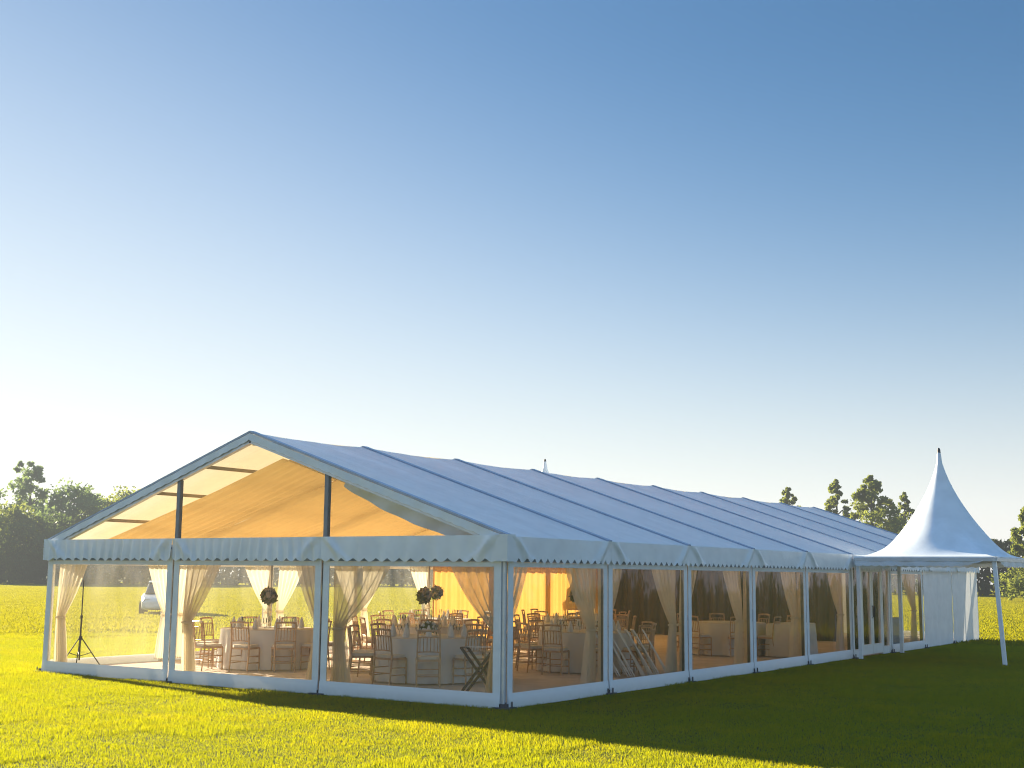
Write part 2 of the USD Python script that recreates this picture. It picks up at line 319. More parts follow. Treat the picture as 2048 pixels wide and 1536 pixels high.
def grass(name, label, protos, cells, zs, seed, mat):
    r = np.random.default_rng(seed)
    pi = UsdGeom.PointInstancer.Define(stage, '/World/' + name)
    rel = []
    for i, g in enumerate(protos):
        pp = f'/World/{name}/blade_patch_{i + 1:03d}'
        usdkit.mesh(stage, pp, g, mat)
        rel.append(Sdf.Path(pp))
    pi.CreatePrototypesRel().SetTargets(rel)
    n = len(cells)
    pos = np.column_stack([cells, np.zeros(n)]).astype(np.float32)
    pi.CreatePositionsAttr(Vt.Vec3fArray.FromNumpy(pos))
    ang = r.integers(0, 4, n) * PI / 2
    q = np.zeros((n, 4)); q[:, 0] = np.cos(ang / 2); q[:, 3] = np.sin(ang / 2)
    pi.CreateOrientationsAttr(Vt.QuathArray([Gf.Quath(float(a[0]), 0.0, 0.0, float(a[3])) for a in q]))
    sc = np.ones((n, 3), np.float32); sc[:, 2] = zs * r.uniform(.6, 1.35, n) * (1 + .35 * meshkit.fbm(np.column_stack([cells * .12, np.zeros(n)]), 3, seed))
    pi.CreateScalesAttr(Vt.Vec3fArray.FromNumpy(sc))
    pi.CreateProtoIndicesAttr(Vt.IntArray([int(i) for i in r.integers(0, len(protos), n)]))
    tag(pi.GetPrim(), label, 'grass', kind='stuff')


def wedge(x, y, r0, r1, pad):
    dx, dy = x - CAM[0], y - CAM[1]; d = np.hypot(dx, dy); a = np.arctan2(dx, dy)
    return (d > r0) & (d < r1) & (np.abs(a - YAW) < math.radians(22.5) + pad / np.maximum(d, 1))


gx, gy = np.meshgrid(np.arange(-40, 22), np.arange(-14, 40)); gx, gy = gx.ravel() + .5, gy.ravel() + .5
inside = (gx > -10.6) & (gx < -.1) & (gy > .1) & (gy < 26.9)
keep = wedge(gx, gy, 6.5, 42, 3.0) & ~inside
grass('lawn_grass', 'short mown lawn around the marquee', [blades(2600, 1.04, .034, .006, 20 + i) for i in range(4)], np.column_stack([gx, gy])[keep], 1.0, 3, GRASS)
gx, gy = np.meshgrid(np.arange(-200, 24, 4), np.arange(-12, 230, 4)); gx, gy = gx.ravel() + 2.0, gy.ravel() + 2.0
inside = (gx > -12.6) & (gx < 2) & (gy > -2) & (gy < 29)
keep = wedge(gx, gy, 40, 215, 6.0) & ~inside
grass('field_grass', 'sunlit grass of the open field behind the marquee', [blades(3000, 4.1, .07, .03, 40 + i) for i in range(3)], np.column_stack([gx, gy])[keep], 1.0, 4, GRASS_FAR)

# ------------------------------------------------------------------ marquee
W, BAY, N, HE, HR = 10.68, 3.0, 9, 2.51, 4.32
FB = W / 3; LEN = BAY * N; K = (HR - HE) / (W / 2)
CA, SA = math.cos(math.atan(K)), math.sin(math.atan(K))
TOP_W, BOT_W, FL = 2.12, 0.23, 0.10


def roof_z(x):
    return HE + K * min(x + W, -x)


tent = thing('marquee', 'long white frame marquee with clear window walls and gabled roof', 'marquee')
tag(obj('floor', MB().box((-W / 2, LEN / 2, FL / 2 - .01), (W - .16, LEN - .16, FL)), CARPET), 'pale pinkish floor laid inside the marquee', 'floor', kind='structure')

# posts, feet, rafters, purlins
for i in range(N + 1):
    y = BAY * i
    for x in (-W, 0.0):
        s = -1 if x < -1 else 1
        obj('post', MB().box((x - s * .02, y, HE / 2), (.10, .07, HE), bev=.008), ALUDARK if 0 < i < N else ALU, tent)
        obj('base_plate', MB().box((x + s * .02, y, .02), (.26, .26, .03)).box((x, y, .05), (.15, .13, .06)).tube([(x + s * .1, y + .08, .0), (x + s * .1, y + .08, .11)], .012, 6).tube([(x + s * .1, y - .08, .0), (x + s * .1, y - .08, .11)], .012, 6), STEEL, tent)
        a, b = np.array([x, y, HE - .08]), np.array([-W / 2, y, HR - .08])
        obj('rafter', MB().beam(a, b, .09, .15), ALU if i == 0 else SEAM, tent)
    if i in (0, N):
        for x in (-FB, -2 * FB):
            obj('post', MB().box((x, y + (.02 if i == 0 else -.02), roof_z(x) / 2 - .07), (.09, .08, roof_z(x) - .16), bev=.008), ALUDARK, tent)
            obj('base_plate', MB().box((x, y - (.03 if i == 0 else -.03), .02), (.28, .24, .03)).box((x, y, .05), (.14, .14, .06)), STEEL, tent)
for i in (0, 1):
    y0 = BAY * i
    for fx in (.27, .53, .77):
        for s in (-1, 1):
            x = -W / 2 + s * (W / 2) * (1 - fx)
            obj('purlin', MB().beam((x, y0 + .05, roof_z(x) - .1), (x, y0 + BAY - .05, roof_z(x) - .1), .05, .06), PURLIN, tent)
for x in (-W + .02, -.02):
    obj('eave_beam', MB().beam((x, .04, HE - .16), (x, LEN - .04, HE - .16), .06, .11), ALU, tent)
for y in (.02, LEN - .02):
    obj('gable_beam', MB().beam((-W + .06, y, HE - .14), (-.06, y, HE - .14), .05, .1), ALU, tent)
obj('ridge_beam', MB().beam((-W / 2, .05, HR - .14), (-W / 2, LEN - .05, HR - .14), .07, .1), ALU, tent)


def roof_sheet(y0, y1, s, seed):
    nu, nv = 34, 26
    u = np.linspace(0, 1, nu); v = np.linspace(0, 1, nv)
    U, V = np.meshgrid(u, v, indexing='ij')
    x = -W / 2 + s * (W / 2 + .10) * (1 - V); y = y0 + (y1 - y0) * U
    z = HE + K * (W / 2 - np.abs(x + W / 2)) + .03
    z -= (.020 + .028 * V ** 3) * np.sin(PI * U)
    P = np.stack([x, y, z], -1)
    n = meshkit.fbm(np.stack([x * .5 + seed, y * 1.7, z * 0 + seed], -1).reshape(-1, 3), 3, seed).reshape(nu, nv)
    P[..., 2] += (.026 * n + .006 * meshkit.fbm(np.stack([x * .6, y * 6 + 3 * n.reshape(x.shape), z * 0 + seed], -1).reshape(-1, 3), 2, seed + 3).reshape(nu, nv)) * np.sin(PI * U)
    return P


for i in range(N):
    for s in (1, -1):
        obj('roof_panel', MB().grid(roof_sheet(BAY * i + .035, BAY * i + BAY - .035, s, i + 11 * (s > 0))[::s]), ROOF, tent, True)
for i in range(N + 1):
    y = BAY * i
    for s in (1, -1):
        x0, x1 = -W / 2 + s * (W / 2 + .10), -W / 2
        z0 = HE - K * .10
        a, b = np.array([x0, y, z0 + .04]), np.array([x1, y, HR + .04])
        obj('roof_seam', MB().beam(a, b, .12, .035), SEAM, tent)
# verge cloth below the front edge of the roof
for s in (1, -1):
    n = 140; t = np.linspace(0, 1, n); x = -W / 2 + s * (W / 2 + .09) * (1 - t); z = HE - K * .09 + K * (W / 2 + .09) * t
    sc = .10 + .015 * np.abs(np.sin(t * PI * 26))
    P = np.stack([np.stack([x, np.full(n, -.062) + .006 * np.sin(t * 60), z + .015], -1), np.stack([x, np.full(n, -.07) + .008 * np.sin(t * 60 + 1), z - sc], -1)], 1)
    obj('verge_flap', MB().grid(P), PVC, tent, True)
for sx, sy, x, y in ((1, -1, 0, 0), (-1, -1, -W, 0), (1, 1, 0, LEN), (-1, 1, -W, LEN)):
    c_ = MB(); px_, py_ = x + sx * (.118 if sx > 0 else .074), y + sy * .108
    c_.box((px_, y + sy * .01, HE - .17), (.012, .22, .40)); c_.box((x + sx * (.012 if sx > 0 else -.02), py_, HE - .17), (.20, .012, .40))
    obj('corner_flap', c_, PVC, tent)


def valance(a, b, ztop, h, out, per, amp, freq, seed, scal=.06, slant=.0):
    """A hanging strip of cloth from a to b with pleats and a scalloped lower edge."""
    a, b, out = np.array(a, float), np.array(b, float), np.array(out, float)
    ln = np.linalg.norm(b - a); n = int(ln / .028) + 2
    u = np.linspace(0, 1, n); r = np.random.default_rng(seed)
    nz = meshkit.fbm(np.stack([u * ln * 1.3, np.full(n, seed * 3.1), np.zeros(n)], -1), 4, seed)
    rows = []
    for k in np.linspace(0, 1, 9):
        zz = ztop - k * (h + (scal * np.abs(np.sin(PI * u * ln / per)) - scal if scal else 0) * k ** 4)
        uu = u + slant * k * np.sin(u * ln * 2.3 + seed) / ln
        d = .012 + amp * (k ** .6) * (np.sin(uu * ln * freq + 2.2 * nz + seed) + .5 * np.sin(uu * ln * freq * 1.9 + 5 * nz)) + .03 * k * nz
        # drag folds towards the posts
        e = np.minimum(u, 1 - u) * ln
        d += .03 * np.exp(-((e - .16 - .28 * k) / .07) ** 2)
        d += .022 * np.exp(-((e - .05 - .55 * k) / .06) ** 2)
        p = a + np.outer(u, b - a); p[:, 2] = zz
        rows.append(p + np.outer(np.maximum(d, .004), out))
    return MB().grid(np.stack(rows, 1))


for j in range(3):
    x0, x1 = -W + FB * j, -W + FB * (j + 1)
    amp, fr = ((.022, 26), (.018, 30), (.008, 14))[j]
    obj('valance', valance((x0, -.09, 0), (x1, -.09, 0), HE + .02, .40, (0, -1, 0), .235, amp, fr, 3 + j, slant=.05), PVC, tent, True)
    obj('valance', valance((x0, LEN + .09, 0), (x1, LEN + .09, 0), HE + .02, .40, (0, 1, 0), .235, .006, 12, 33 + j), PVC, tent, True)
for i in range(N):
    obj('valance', valance((.10, BAY * i, 0), (.10, BAY * i + BAY, 0), HE + .0, .385, (1, 0, 0), .20, .004, 5, 40 + i, .075), PVC, tent, True)
    obj('valance', valance((-W - .06, BAY * i, 0), (-W - .06, BAY * i + BAY, 0), HE + .0, .36, (-1, 0, 0), .20, .004, 5, 60 + i), PVC, tent, True)


def wall_frame(along, c0, c1, fixed, out, seed, clear=True, skirt=True):
    """One wall section between two posts: coated cloth border, clear pane and skirt."""
    def P(c, d, z):
        return (fixed + out * d, c, z) if along == 'y' else (c, fixed + out * d, z)

    def bar(m_, ca, cb, za, zb, d0=.045, d1=.057):
        q0, q1 = np.array(P(ca, d0, za)), np.array(P(cb, d1, zb))
        lo, hi = np.minimum(q0, q1), np.maximum(q0, q1)
        m_.box((lo + hi) / 2, hi - lo)
        return m_
    g = .022
    f = MB()
    bar(f, c0 + g, c0 + .155, .05, TOP_W + .22); bar(f, c1 - .155, c1 - g, .05, TOP_W + .22)
    bar(f, c0 + .155, c1 - .155, TOP_W - .06, TOP_W + .015)
    fr = obj('window_panel', f, PVC, tent)
    obj('shade_rail', bar(MB(), c0 + .10, c1 - .10, TOP_W + .018, TOP_W + .26, .02, .044), SEAM, fr)  # dark rail added to stand in for the shade between the valance scallops
    n = 30; u = np.linspace(c0 + .15, c1 - .15, n); zz = np.linspace(BOT_W - .02, TOP_W - .05, 14)
    U, Z = np.meshgrid(u, zz, indexing='ij')
    d = .050 + .012 * meshkit.fbm(np.stack([U * 1.2, Z * .6, np.full_like(U, seed * 2.7)], -1).reshape(-1, 3), 3, seed).reshape(U.shape)
    G = np.stack([np.full_like(U, fixed) + out * d, U, Z], -1) if along == 'y' else np.stack([U, np.full_like(U, fixed) + out * d, Z], -1)
    obj('clear_pane', MB().grid(G), PANE, fr, True)
    # skirt: cloth strip that reaches the ground with a slight wave
    n = 40; u = np.linspace(c0 + g, c1 - g, n); zz = np.linspace(.012, BOT_W, 5)
    U, Z = np.meshgrid(u, zz, indexing='ij')
    d = .062 + .018 * (BOT_W - Z) / BOT_W + .008 * meshkit.fbm(np.stack([U * 2.5, Z * 3, np.full_like(U, seed)], -1).reshape(-1, 3), 3, seed + 5).reshape(U.shape)
    G = np.stack([np.full_like(U, fixed) + out * d, U, Z], -1) if along == 'y' else np.stack([U, np.full_like(U, fixed) + out * d, Z], -1)
    obj('skirt', MB().grid(G), SKIRT, fr, True)
    return fr


def solid_wall(along, c0, c1, fixed, out, mat, seed, z1=HE - .1, amp=.02):
    n = 70; u = np.linspace(c0 + .02, c1 - .02, n); zz = np.linspace(.01, z1, 14)
    U, Z = np.meshgrid(u, zz, indexing='ij')
    d = .05 + amp * meshkit.fbm(np.stack([U * 2.6, Z * .7, np.full_like(U, seed * 1.3)], -1).reshape(-1, 3), 4, seed).reshape(U.shape)
    d += .012 * np.exp(-((U - (c0 + c1) / 2) / .02) ** 2)
    G = np.stack([np.full_like(U, fixed) + out * d, U, Z], -1) if along == 'y' else np.stack([U, np.full_like(U, fixed) + out * d, Z], -1)
    return obj('wall_panel', MB().grid(G), mat, tent, True)


for j in range(3):
    wall_frame('x', -W + FB * j, -W + FB * (j + 1), 0.0, -1, 3 + j)
for i in range(5):
    wall_frame('y', BAY * i, BAY * i + BAY, 0.0, 1, 10 + i)
wall_frame('y', BAY * 6, BAY * 7, 0.0, 1, 17)
solid_wall('y', BAY * 7, BAY * 8, 0.0, 1, PVC, 21); solid_wall('y', BAY * 8, BAY * 9, 0.0, 1, PVC, 22)
for i in range(7):
    wall_frame('y', BAY * i, BAY * i + BAY, -W, -1, 30 + i)
for i in range(7, 9):
    solid_wall('y', BAY * i, BAY * i + BAY, -W, -1, PVC, 40 + i)
for j in range(2):
    solid_wall('x', -W + FB * j, -W + FB * (j + 1), LEN, 1, PVC, 50 + j)
wall_frame('x', -FB, 0.0, LEN, 1, 52)

# the entrance bay: side lights, two glazed door leaves, transom
y0 = BAY * 5
d = MB()
for a, b in ((.04, .14), (.62, .70), (2.30, 2.38), (2.86, 2.96)):
    d.box((.03, y0 + (a + b) / 2, 1.12), (.07, b - a, 2.2))
d.box((.03, y0 + 1.5, 2.28), (.075, 2.94, .14)); d.box((.03, y0 + .38, .11), (.06, .46, .2)); d.box((.03, y0 + 2.62, .11), (.06, .46, .2))
df = obj('door_surround', d, WHITEMETAL, tent)
for a, b in ((.15, .61), (2.39, 2.85)):
    obj('side_light', MB().box((.03, y0 + (a + b) / 2, 1.21), (.012, b - a, 1.98)), PANE, df)
for a, b, hs in ((.715, 1.49, 1), (1.51, 2.285, -1)):
    lf = MB(); z0_, z1_ = .06, 2.20
    lf.box((.04, y0 + a + .05, (z0_ + z1_) / 2), (.05, .1, z1_ - z0_)); lf.box((.04, y0 + b - .05, (z0_ + z1_) / 2), (.05, .1, z1_ - z0_))
    lf.box((.04, y0 + (a + b) / 2, z1_ - .05), (.048, b - a - .2, .1)); lf.box((.04, y0 + (a + b) / 2, z0_ + .12), (.048, b - a - .2, .24))
    dr = obj('door', lf, WHITEMETAL, tent)
    obj('door_glass', MB().box((.04, y0 + (a + b) / 2, 1.21), (.012, b - a - .19, 1.8)), PANE, dr)
    yy = y0 + (b - .05 if hs > 0 else a + .05)
    obj('handle', MB().tube([(.085, yy, .95), (.11, yy, .97), (.11, yy, 1.23), (.085, yy, 1.25)], .012, 8), STEEL, dr)

# warm lining under the roof, one pleated panel per bay and slope
for i in range(N):
    for s in (-1, 1):
        ya, yb = (BAY * i if i else .78), BAY * (i + 1)
        nu, nv = 70, 14
        U, V = np.meshgrid(np.linspace(0, 1, nu), np.linspace(0, 1, nv), indexing='ij')
        x = -W / 2 + s * (W / 2 - .12) * (1 - V); y = ya + (yb - ya) * U
        z = HE - .16 + (HR - HE - .22) * V - .10 * np.sin(PI * np.clip(U, 0, 1)) * (0.4 + .6 * np.sin(PI * V))
        z += .022 * np.sin(y * 19 + 1.8 * np.sin(V * 3 + i)) + .014 * np.sin(y * 43 + 2 * V) + .03 * meshkit.fbm(np.stack([x * .7, y * 1.6, z * 0 + i], -1).reshape(-1, 3), 3, 5).reshape(x.shape)
        obj('lining_panel', MB().grid(np.stack([x, y, z], -1)[::s]), LINING, tent, True)
# amber drapes on the far side wall beyond the windows, dark drape across the tent
for i in range(4, 7):
    n = 240; U, Z = np.meshgrid(np.linspace(BAY * i + .04, BAY * i + BAY - .04, n), np.linspace(FL, HE - .2, 6), indexing='ij')
    G = np.stack([-W + .14 + .055 * np.sin(U * 17 + 2 * np.sin(U * 2)) + .02 * np.sin(U * 47), U, Z], -1)
    obj('wall_lining', MB().grid(G), AMBER, tent, True)
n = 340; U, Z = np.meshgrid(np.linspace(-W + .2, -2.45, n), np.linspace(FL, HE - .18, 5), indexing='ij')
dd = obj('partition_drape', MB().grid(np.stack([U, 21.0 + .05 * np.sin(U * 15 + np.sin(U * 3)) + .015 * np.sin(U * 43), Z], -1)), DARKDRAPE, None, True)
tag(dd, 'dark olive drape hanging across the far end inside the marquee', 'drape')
# swag of cloth under the right half of the gable
n = 60; t = np.linspace(0, 1, n); x = -3.5 + 3.3 * t; ztop = HE - K * x - .16; dep = .05 + .24 * np.sin(PI * np.clip(t * .9 + .1, 0, 1)) ** .7
P = np.stack([np.stack([x, .34 + .03 * np.sin(t * 30 + 3 * k), ztop - k * dep], -1) for k in np.linspace(0, 1, 5)], 1)
obj('gable_swag', MB().grid(P), PVC, tent, True)

# ------------------------------------------------------------------ curtains
def curtain(along, post, side, fixed, inn, w0, seed, label, mat=VOILE, tie=1.05, group=None):
    """A tied-back curtain: gathered at the top over width w0 from the post, drawn in at the tie, falling to the floor."""
    nu, nv = 56, 30
    U, V = np.meshgrid(np.linspace(0, 1, nu), np.linspace(0, 1, nv), indexing='ij')
    ztop = TOP_W + .16; Z = ztop + (FL + .03 - ztop) * V
    vt = (ztop - tie) / (ztop - FL)
    up_ = np.clip(V / vt, 0, 1); lo_ = np.clip((V - vt) / (1 - vt), 0, 1)
    wid = w0 * (1 - up_ ** 1.12) + .17 * up_ ** 1.12
    wid = np.where(V > vt, .17 + .19 * lo_ ** .7, wid)
    c = post + side * (.10 + wid * U)
    r = np.random.default_rng(seed); ph = r.uniform(0, 6)
    Zs = Z - .10 * np.sin(PI * up_) * U * (V < vt)
    dep = .16 + (.030 + .02 * V) * np.sin(U * 34 + ph + .8 * np.sin(V * 3)) + .012 * np.sin(U * 71 + ph)
    G = np.stack([fixed + inn * dep, c, Zs], -1) if along == 'y' else np.stack([c, fixed + inn * dep, Zs], -1)
    key = '/World/curtain'; k = USED.get(key, 0); USED[key] = k + 1
    t_ = UsdGeom.Xform.Define(stage, key if k == 0 else f'{key}_{k:03d}').GetPrim()
    tag(t_, label, 'curtain', group)
    obj('drape', MB().grid(G), mat, t_, True)
    a = np.linspace(0, 2 * PI, 13); cc = post + side * .19
    ring = np.stack([fixed + inn * (.16 + .07 * np.sin(a)), cc + .105 * np.cos(a), np.full(13, tie)], -1) if along == 'y' else np.stack([cc + .105 * np.cos(a), fixed + inn * (.16 + .07 * np.sin(a)), np.full(13, tie)], -1)
    obj('tieback', MB().tube(ring, .022, 6), mat, t_)
    return t_


names3 = ('left', 'middle', 'right')
for j, (wl, wr) in enumerate(((.95, .0), (1.0, .72), (1.25, 1.15))):
    if wl:
        curtain('x', -W + FB * j, 1, 0.0, 1, wl, 70 + j, f'ivory curtain tied to the left post of the {names3[j]} gable window', group='tied-back curtains')
    if wr:
        curtain('x', -W + FB * (j + 1), -1, 0.0, 1, wr, 80 + j, f'ivory curtain tied to the right post of the {names3[j]} gable window', group='tied-back curtains')
ordn = ('first', 'second', 'third', 'fourth', 'fifth')
for i in range(5):
    curtain('y', BAY * i, 1, 0.0, -1, .78, 90 + i, f'ivory curtain tied to the near post of the {ordn[i]} long-side window from the corner', group='tied-back curtains')
    curtain('y', BAY * (i + 1), -1, 0.0, -1, .95, 100 + i, f'ivory curtain tied to the far post of the {ordn[i]} long-side window from the corner', group='tied-back curtains')
curtain('y', BAY * 7, -1, 0.0, -1, 1.15, 108, 'ivory curtain in the lone window between the entrance and the solid wall panels', group='tied-back curtains')
for i in range(4):
    if i:
        curtain('y', BAY * i, 1, -W, 1, .95, 110 + i, f'glowing sunlit curtain on the near side of the {ordn[i]} window in the rear wall', group='tied-back curtains')
    curtain('y', BAY * (i + 1), -1, -W, 1, .72 if i == 0 else .95, 120 + i, f'glowing sunlit curtain on the far side of the {ordn[i]} window in the rear wall', group='tied-back curtains')

# ------------------------------------------------------------------ pagoda canopy at the entrance
def pagoda(label, x0, y0, wx, wy, PE, PT, splay, spike):
    """A pointed canopy on four poles; its origin is at the middle of its base."""
    pag = thing('pagoda_canopy', label, 'canopy tent', (x0, y0, 0), 0, None)
    cx = cy = 0.0
    PX0, PX1, PY0, PY1 = -wx / 2, wx / 2, -wy / 2, wy / 2
    prof_t = np.linspace(0, 1, 26)


    def pag_ring(t, n=18):
        """A ring of the concave roof at parameter t (0 eave, 1 peak): square at the eave, rounding off towards the peak."""
        hx, hy = (PX1 - PX0) / 2 + .06, (PY1 - PY0) / 2 + .06
        k = max(1 - t, .022)
        z = PE + (PT - PE) * ((1 - spike) * t ** 1.62 + spike * t ** 12)
        u = np.linspace(-1, 1, n + 1)[:-1]
        pts = [np.stack([u, -np.ones(n)], -1), np.stack([np.ones(n), u], -1), np.stack([-u, np.ones(n)], -1), np.stack([-np.ones(n), -u], -1)]
        q = np.concatenate(pts + [pts[0][:1]])
        rnd = q / np.linalg.norm(q, axis=1, keepdims=True) * 1.10
        w = min(1, t * 2.2) ** .8
        q = (q * (1 - w) + rnd * w) * k
        return np.stack([cx + q[:, 0] * hx, cy + q[:, 1] * hy, np.full(len(q), z)], -1)


    R = np.stack([pag_ring(t) for t in prof_t], 1)
    for sd in range(4):
        obj('roof_panel', MB().grid(R[sd * 18:sd * 18 + 19]), PAGODA, pag, True)
    obj('finial', MB().lathe([(.0, .10), (.025, .09), (.04, .04), (.045, -.03), (.0, -.03)], (cx, cy, PT + .0), 12), STEEL, pag, 40)
    for (qx, qy, ox, oy) in ((PX0, PY0, 0, 0), (PX1, PY0, splay, splay * .25), (PX1, PY1, splay * .5, splay * .15), (PX0, PY1, 0, 0)):
        obj('pole', MB().beam((qx + ox, qy + oy, .0), (qx, qy, PE - .02), .085, .085, (0, 1, 0)), WHITEMETAL, pag)
        obj('base_plate', MB().box((qx + ox, qy + oy, .012), (.2, .2, .02)), STEEL, pag)
    hx, hy = (PX1 - PX0) / 2 + .06, (PY1 - PY0) / 2 + .06
    for (ax, ay, bx, by, o, rise) in ((-1, -1, 1, -1, (0, -1, 0), 1), (1, -1, 1, 1, (1, 0, 0), -1), (1, 1, -1, 1, (0, 1, 0), 0), (-1, 1, -1, -1, (-1, 0, 0), 0)):
        n = 90; u = np.linspace(0, 1, n); a = np.array([cx + ax * hx, cy + ay * hy]); b = np.array([cx + bx * hx, cy + by * hy]); ln = np.linalg.norm(b - a)
        e = (1 - u) if rise > 0 else u if rise < 0 else np.ones(n)
        arch = np.clip(e * ln / .75, 0.06, 1) ** .8
        hgt = (.235 - .03 * (1 - np.abs(np.sin(PI * u * ln / .2)))) * arch
        p = a + np.outer(u, b - a)
        rows = []
        for k in np.linspace(0, 1, 5):
            dd_ = .015 + .012 * k * np.sin(u * ln * 9)
            rows.append(np.column_stack([p + np.outer(dd_, o[:2]), PE - k * hgt]))
        obj('valance', MB().grid(np.stack(rows, 1)), PAGODA, pag, True)
        obj('eave_beam', MB().beam((*a, PE - .07), (*b, PE - .07), .05, .07), ALU, pag)


pagoda('small white pagoda canopy with tall pointed peak over the entrance', 1.89, 16.48, 3.18, 3.24, 2.46, 5.08, .13, .15)
pagoda('white pagoda canopy behind the marquee, only its peak showing above the ridge', -13.05, 21.67, 3.6, 3.6, 2.5, 5.85, .0, .02)

# ------------------------------------------------------------------ chairs, tables, settings
def make_chair(base, label, loc, rz, group):
    t = thing(base, label, 'chair', loc, rz, group)
    w, dpt, sh, bh = .19, .19, .43, .92          # the chair faces +y; its back is at -y
    for sx in (-1, 1):
        obj('leg', MB().tube([(sx * w, dpt, 0), (sx * w, dpt, sh)], [.013, .017], 6), WOOD, t)
    for sx in (-1, 1):
        obj('leg', MB().tube([(sx * w, -dpt - .05, 0), (sx * w, -dpt, sh), (sx * (w - .005), -dpt - .02, .68), (sx * (w - .012), -dpt - .06, bh)], [.014, .018, .016, .014], 6), WOOD, t)
    obj('seat', MB().box((0, 0, sh), (.42, .42, .035), bev=.05), WOOD, t)
    obj('cushion', MB().box((0, .005, sh + .04), (.39, .39, .045), bev=.06), CUSHION, t)
    def bow(z, yb, r):
        return MB().tube([(-w, yb, z), (-w * .5, yb - .012, z + .01), (0, yb - .016, z + .012), (w * .5, yb - .012, z + .01), (w, yb, z)], r, 6)
    obj('top_rail', bow(.905, -dpt - .06, .021), WOOD, t)
    obj('back_rail', bow(.80, -dpt - .04, .011), WOOD, t)
    obj('back_rail', bow(.56, -dpt - .008, .012), WOOD, t)
    for k in range(6):
        x = (-.5 + k / 5) * .29
        obj('spindle', MB().tube([(x * 1.0, -dpt - .015, .565), (x, -dpt - .05, .81)], .0085, 5), WOOD, t)
    for z in (.16, .28):
        for sx in (-1, 1):
            obj('stretcher', MB().tube([(sx * w, -dpt - .03, z), (sx * w, dpt, z)], .009, 5), WOOD, t)
        obj('stretcher', MB().tube([(-w, dpt, z - .02), (w, dpt, z - .02)], .009, 5), WOOD, t)
    obj('stretcher', MB().tube([(-w, -dpt - .03, .2), (w, -dpt - .03, .2)], .009, 5), WOOD, t)
    return t


def make_cloth(seed):
    nu, r = 144, .90
    th = np.linspace(0, 2 * PI, nu + 1)[:-1]
    rg = np.random.default_rng(seed); ph = rg.uniform(0, 6, 3)
    fold = np.sin(14 * th + ph[0]) + .5 * np.sin(23 * th + ph[1]) + .4 * np.sin(5 * th + ph[2])
    P = []
    for rr in (.02, .3, .6, .87):
        P.append(np.stack([rr * np.cos(th), rr * np.sin(th), np.full(nu, .758)], -1))
    for v in np.linspace(0, 1, 8):
        rad = .905 + .05 * v + .034 * v ** .8 * fold; zz = .748 - (.748 - .015) * v
        P.append(np.stack([rad * np.cos(th), rad * np.sin(th), np.full(nu, zz)], -1))
    P = np.stack(P, 1); P = np.concatenate([P, P[:1]], 0)
    return MB().grid(P)


TABLES = [(-3.25, 2.42, 'right gable window', 10), (-7.55, 2.80, 'middle gable window', 10), (-2.35, 6.30, 'first long-side window', 10), (-6.25, 6.15, 'second rear window', 10),
          (-8.55, 9.6, 'third rear window', 8), (-4.7, 9.9, 'third long-side post', 8), (-2.4, 13.2, 'fifth long-side window', 8), (-6.9, 13.6, 'amber drapes', 8)]
chair0 = None; cloth0 = None; vase0 = None; napkin0 = None; glass0 = None


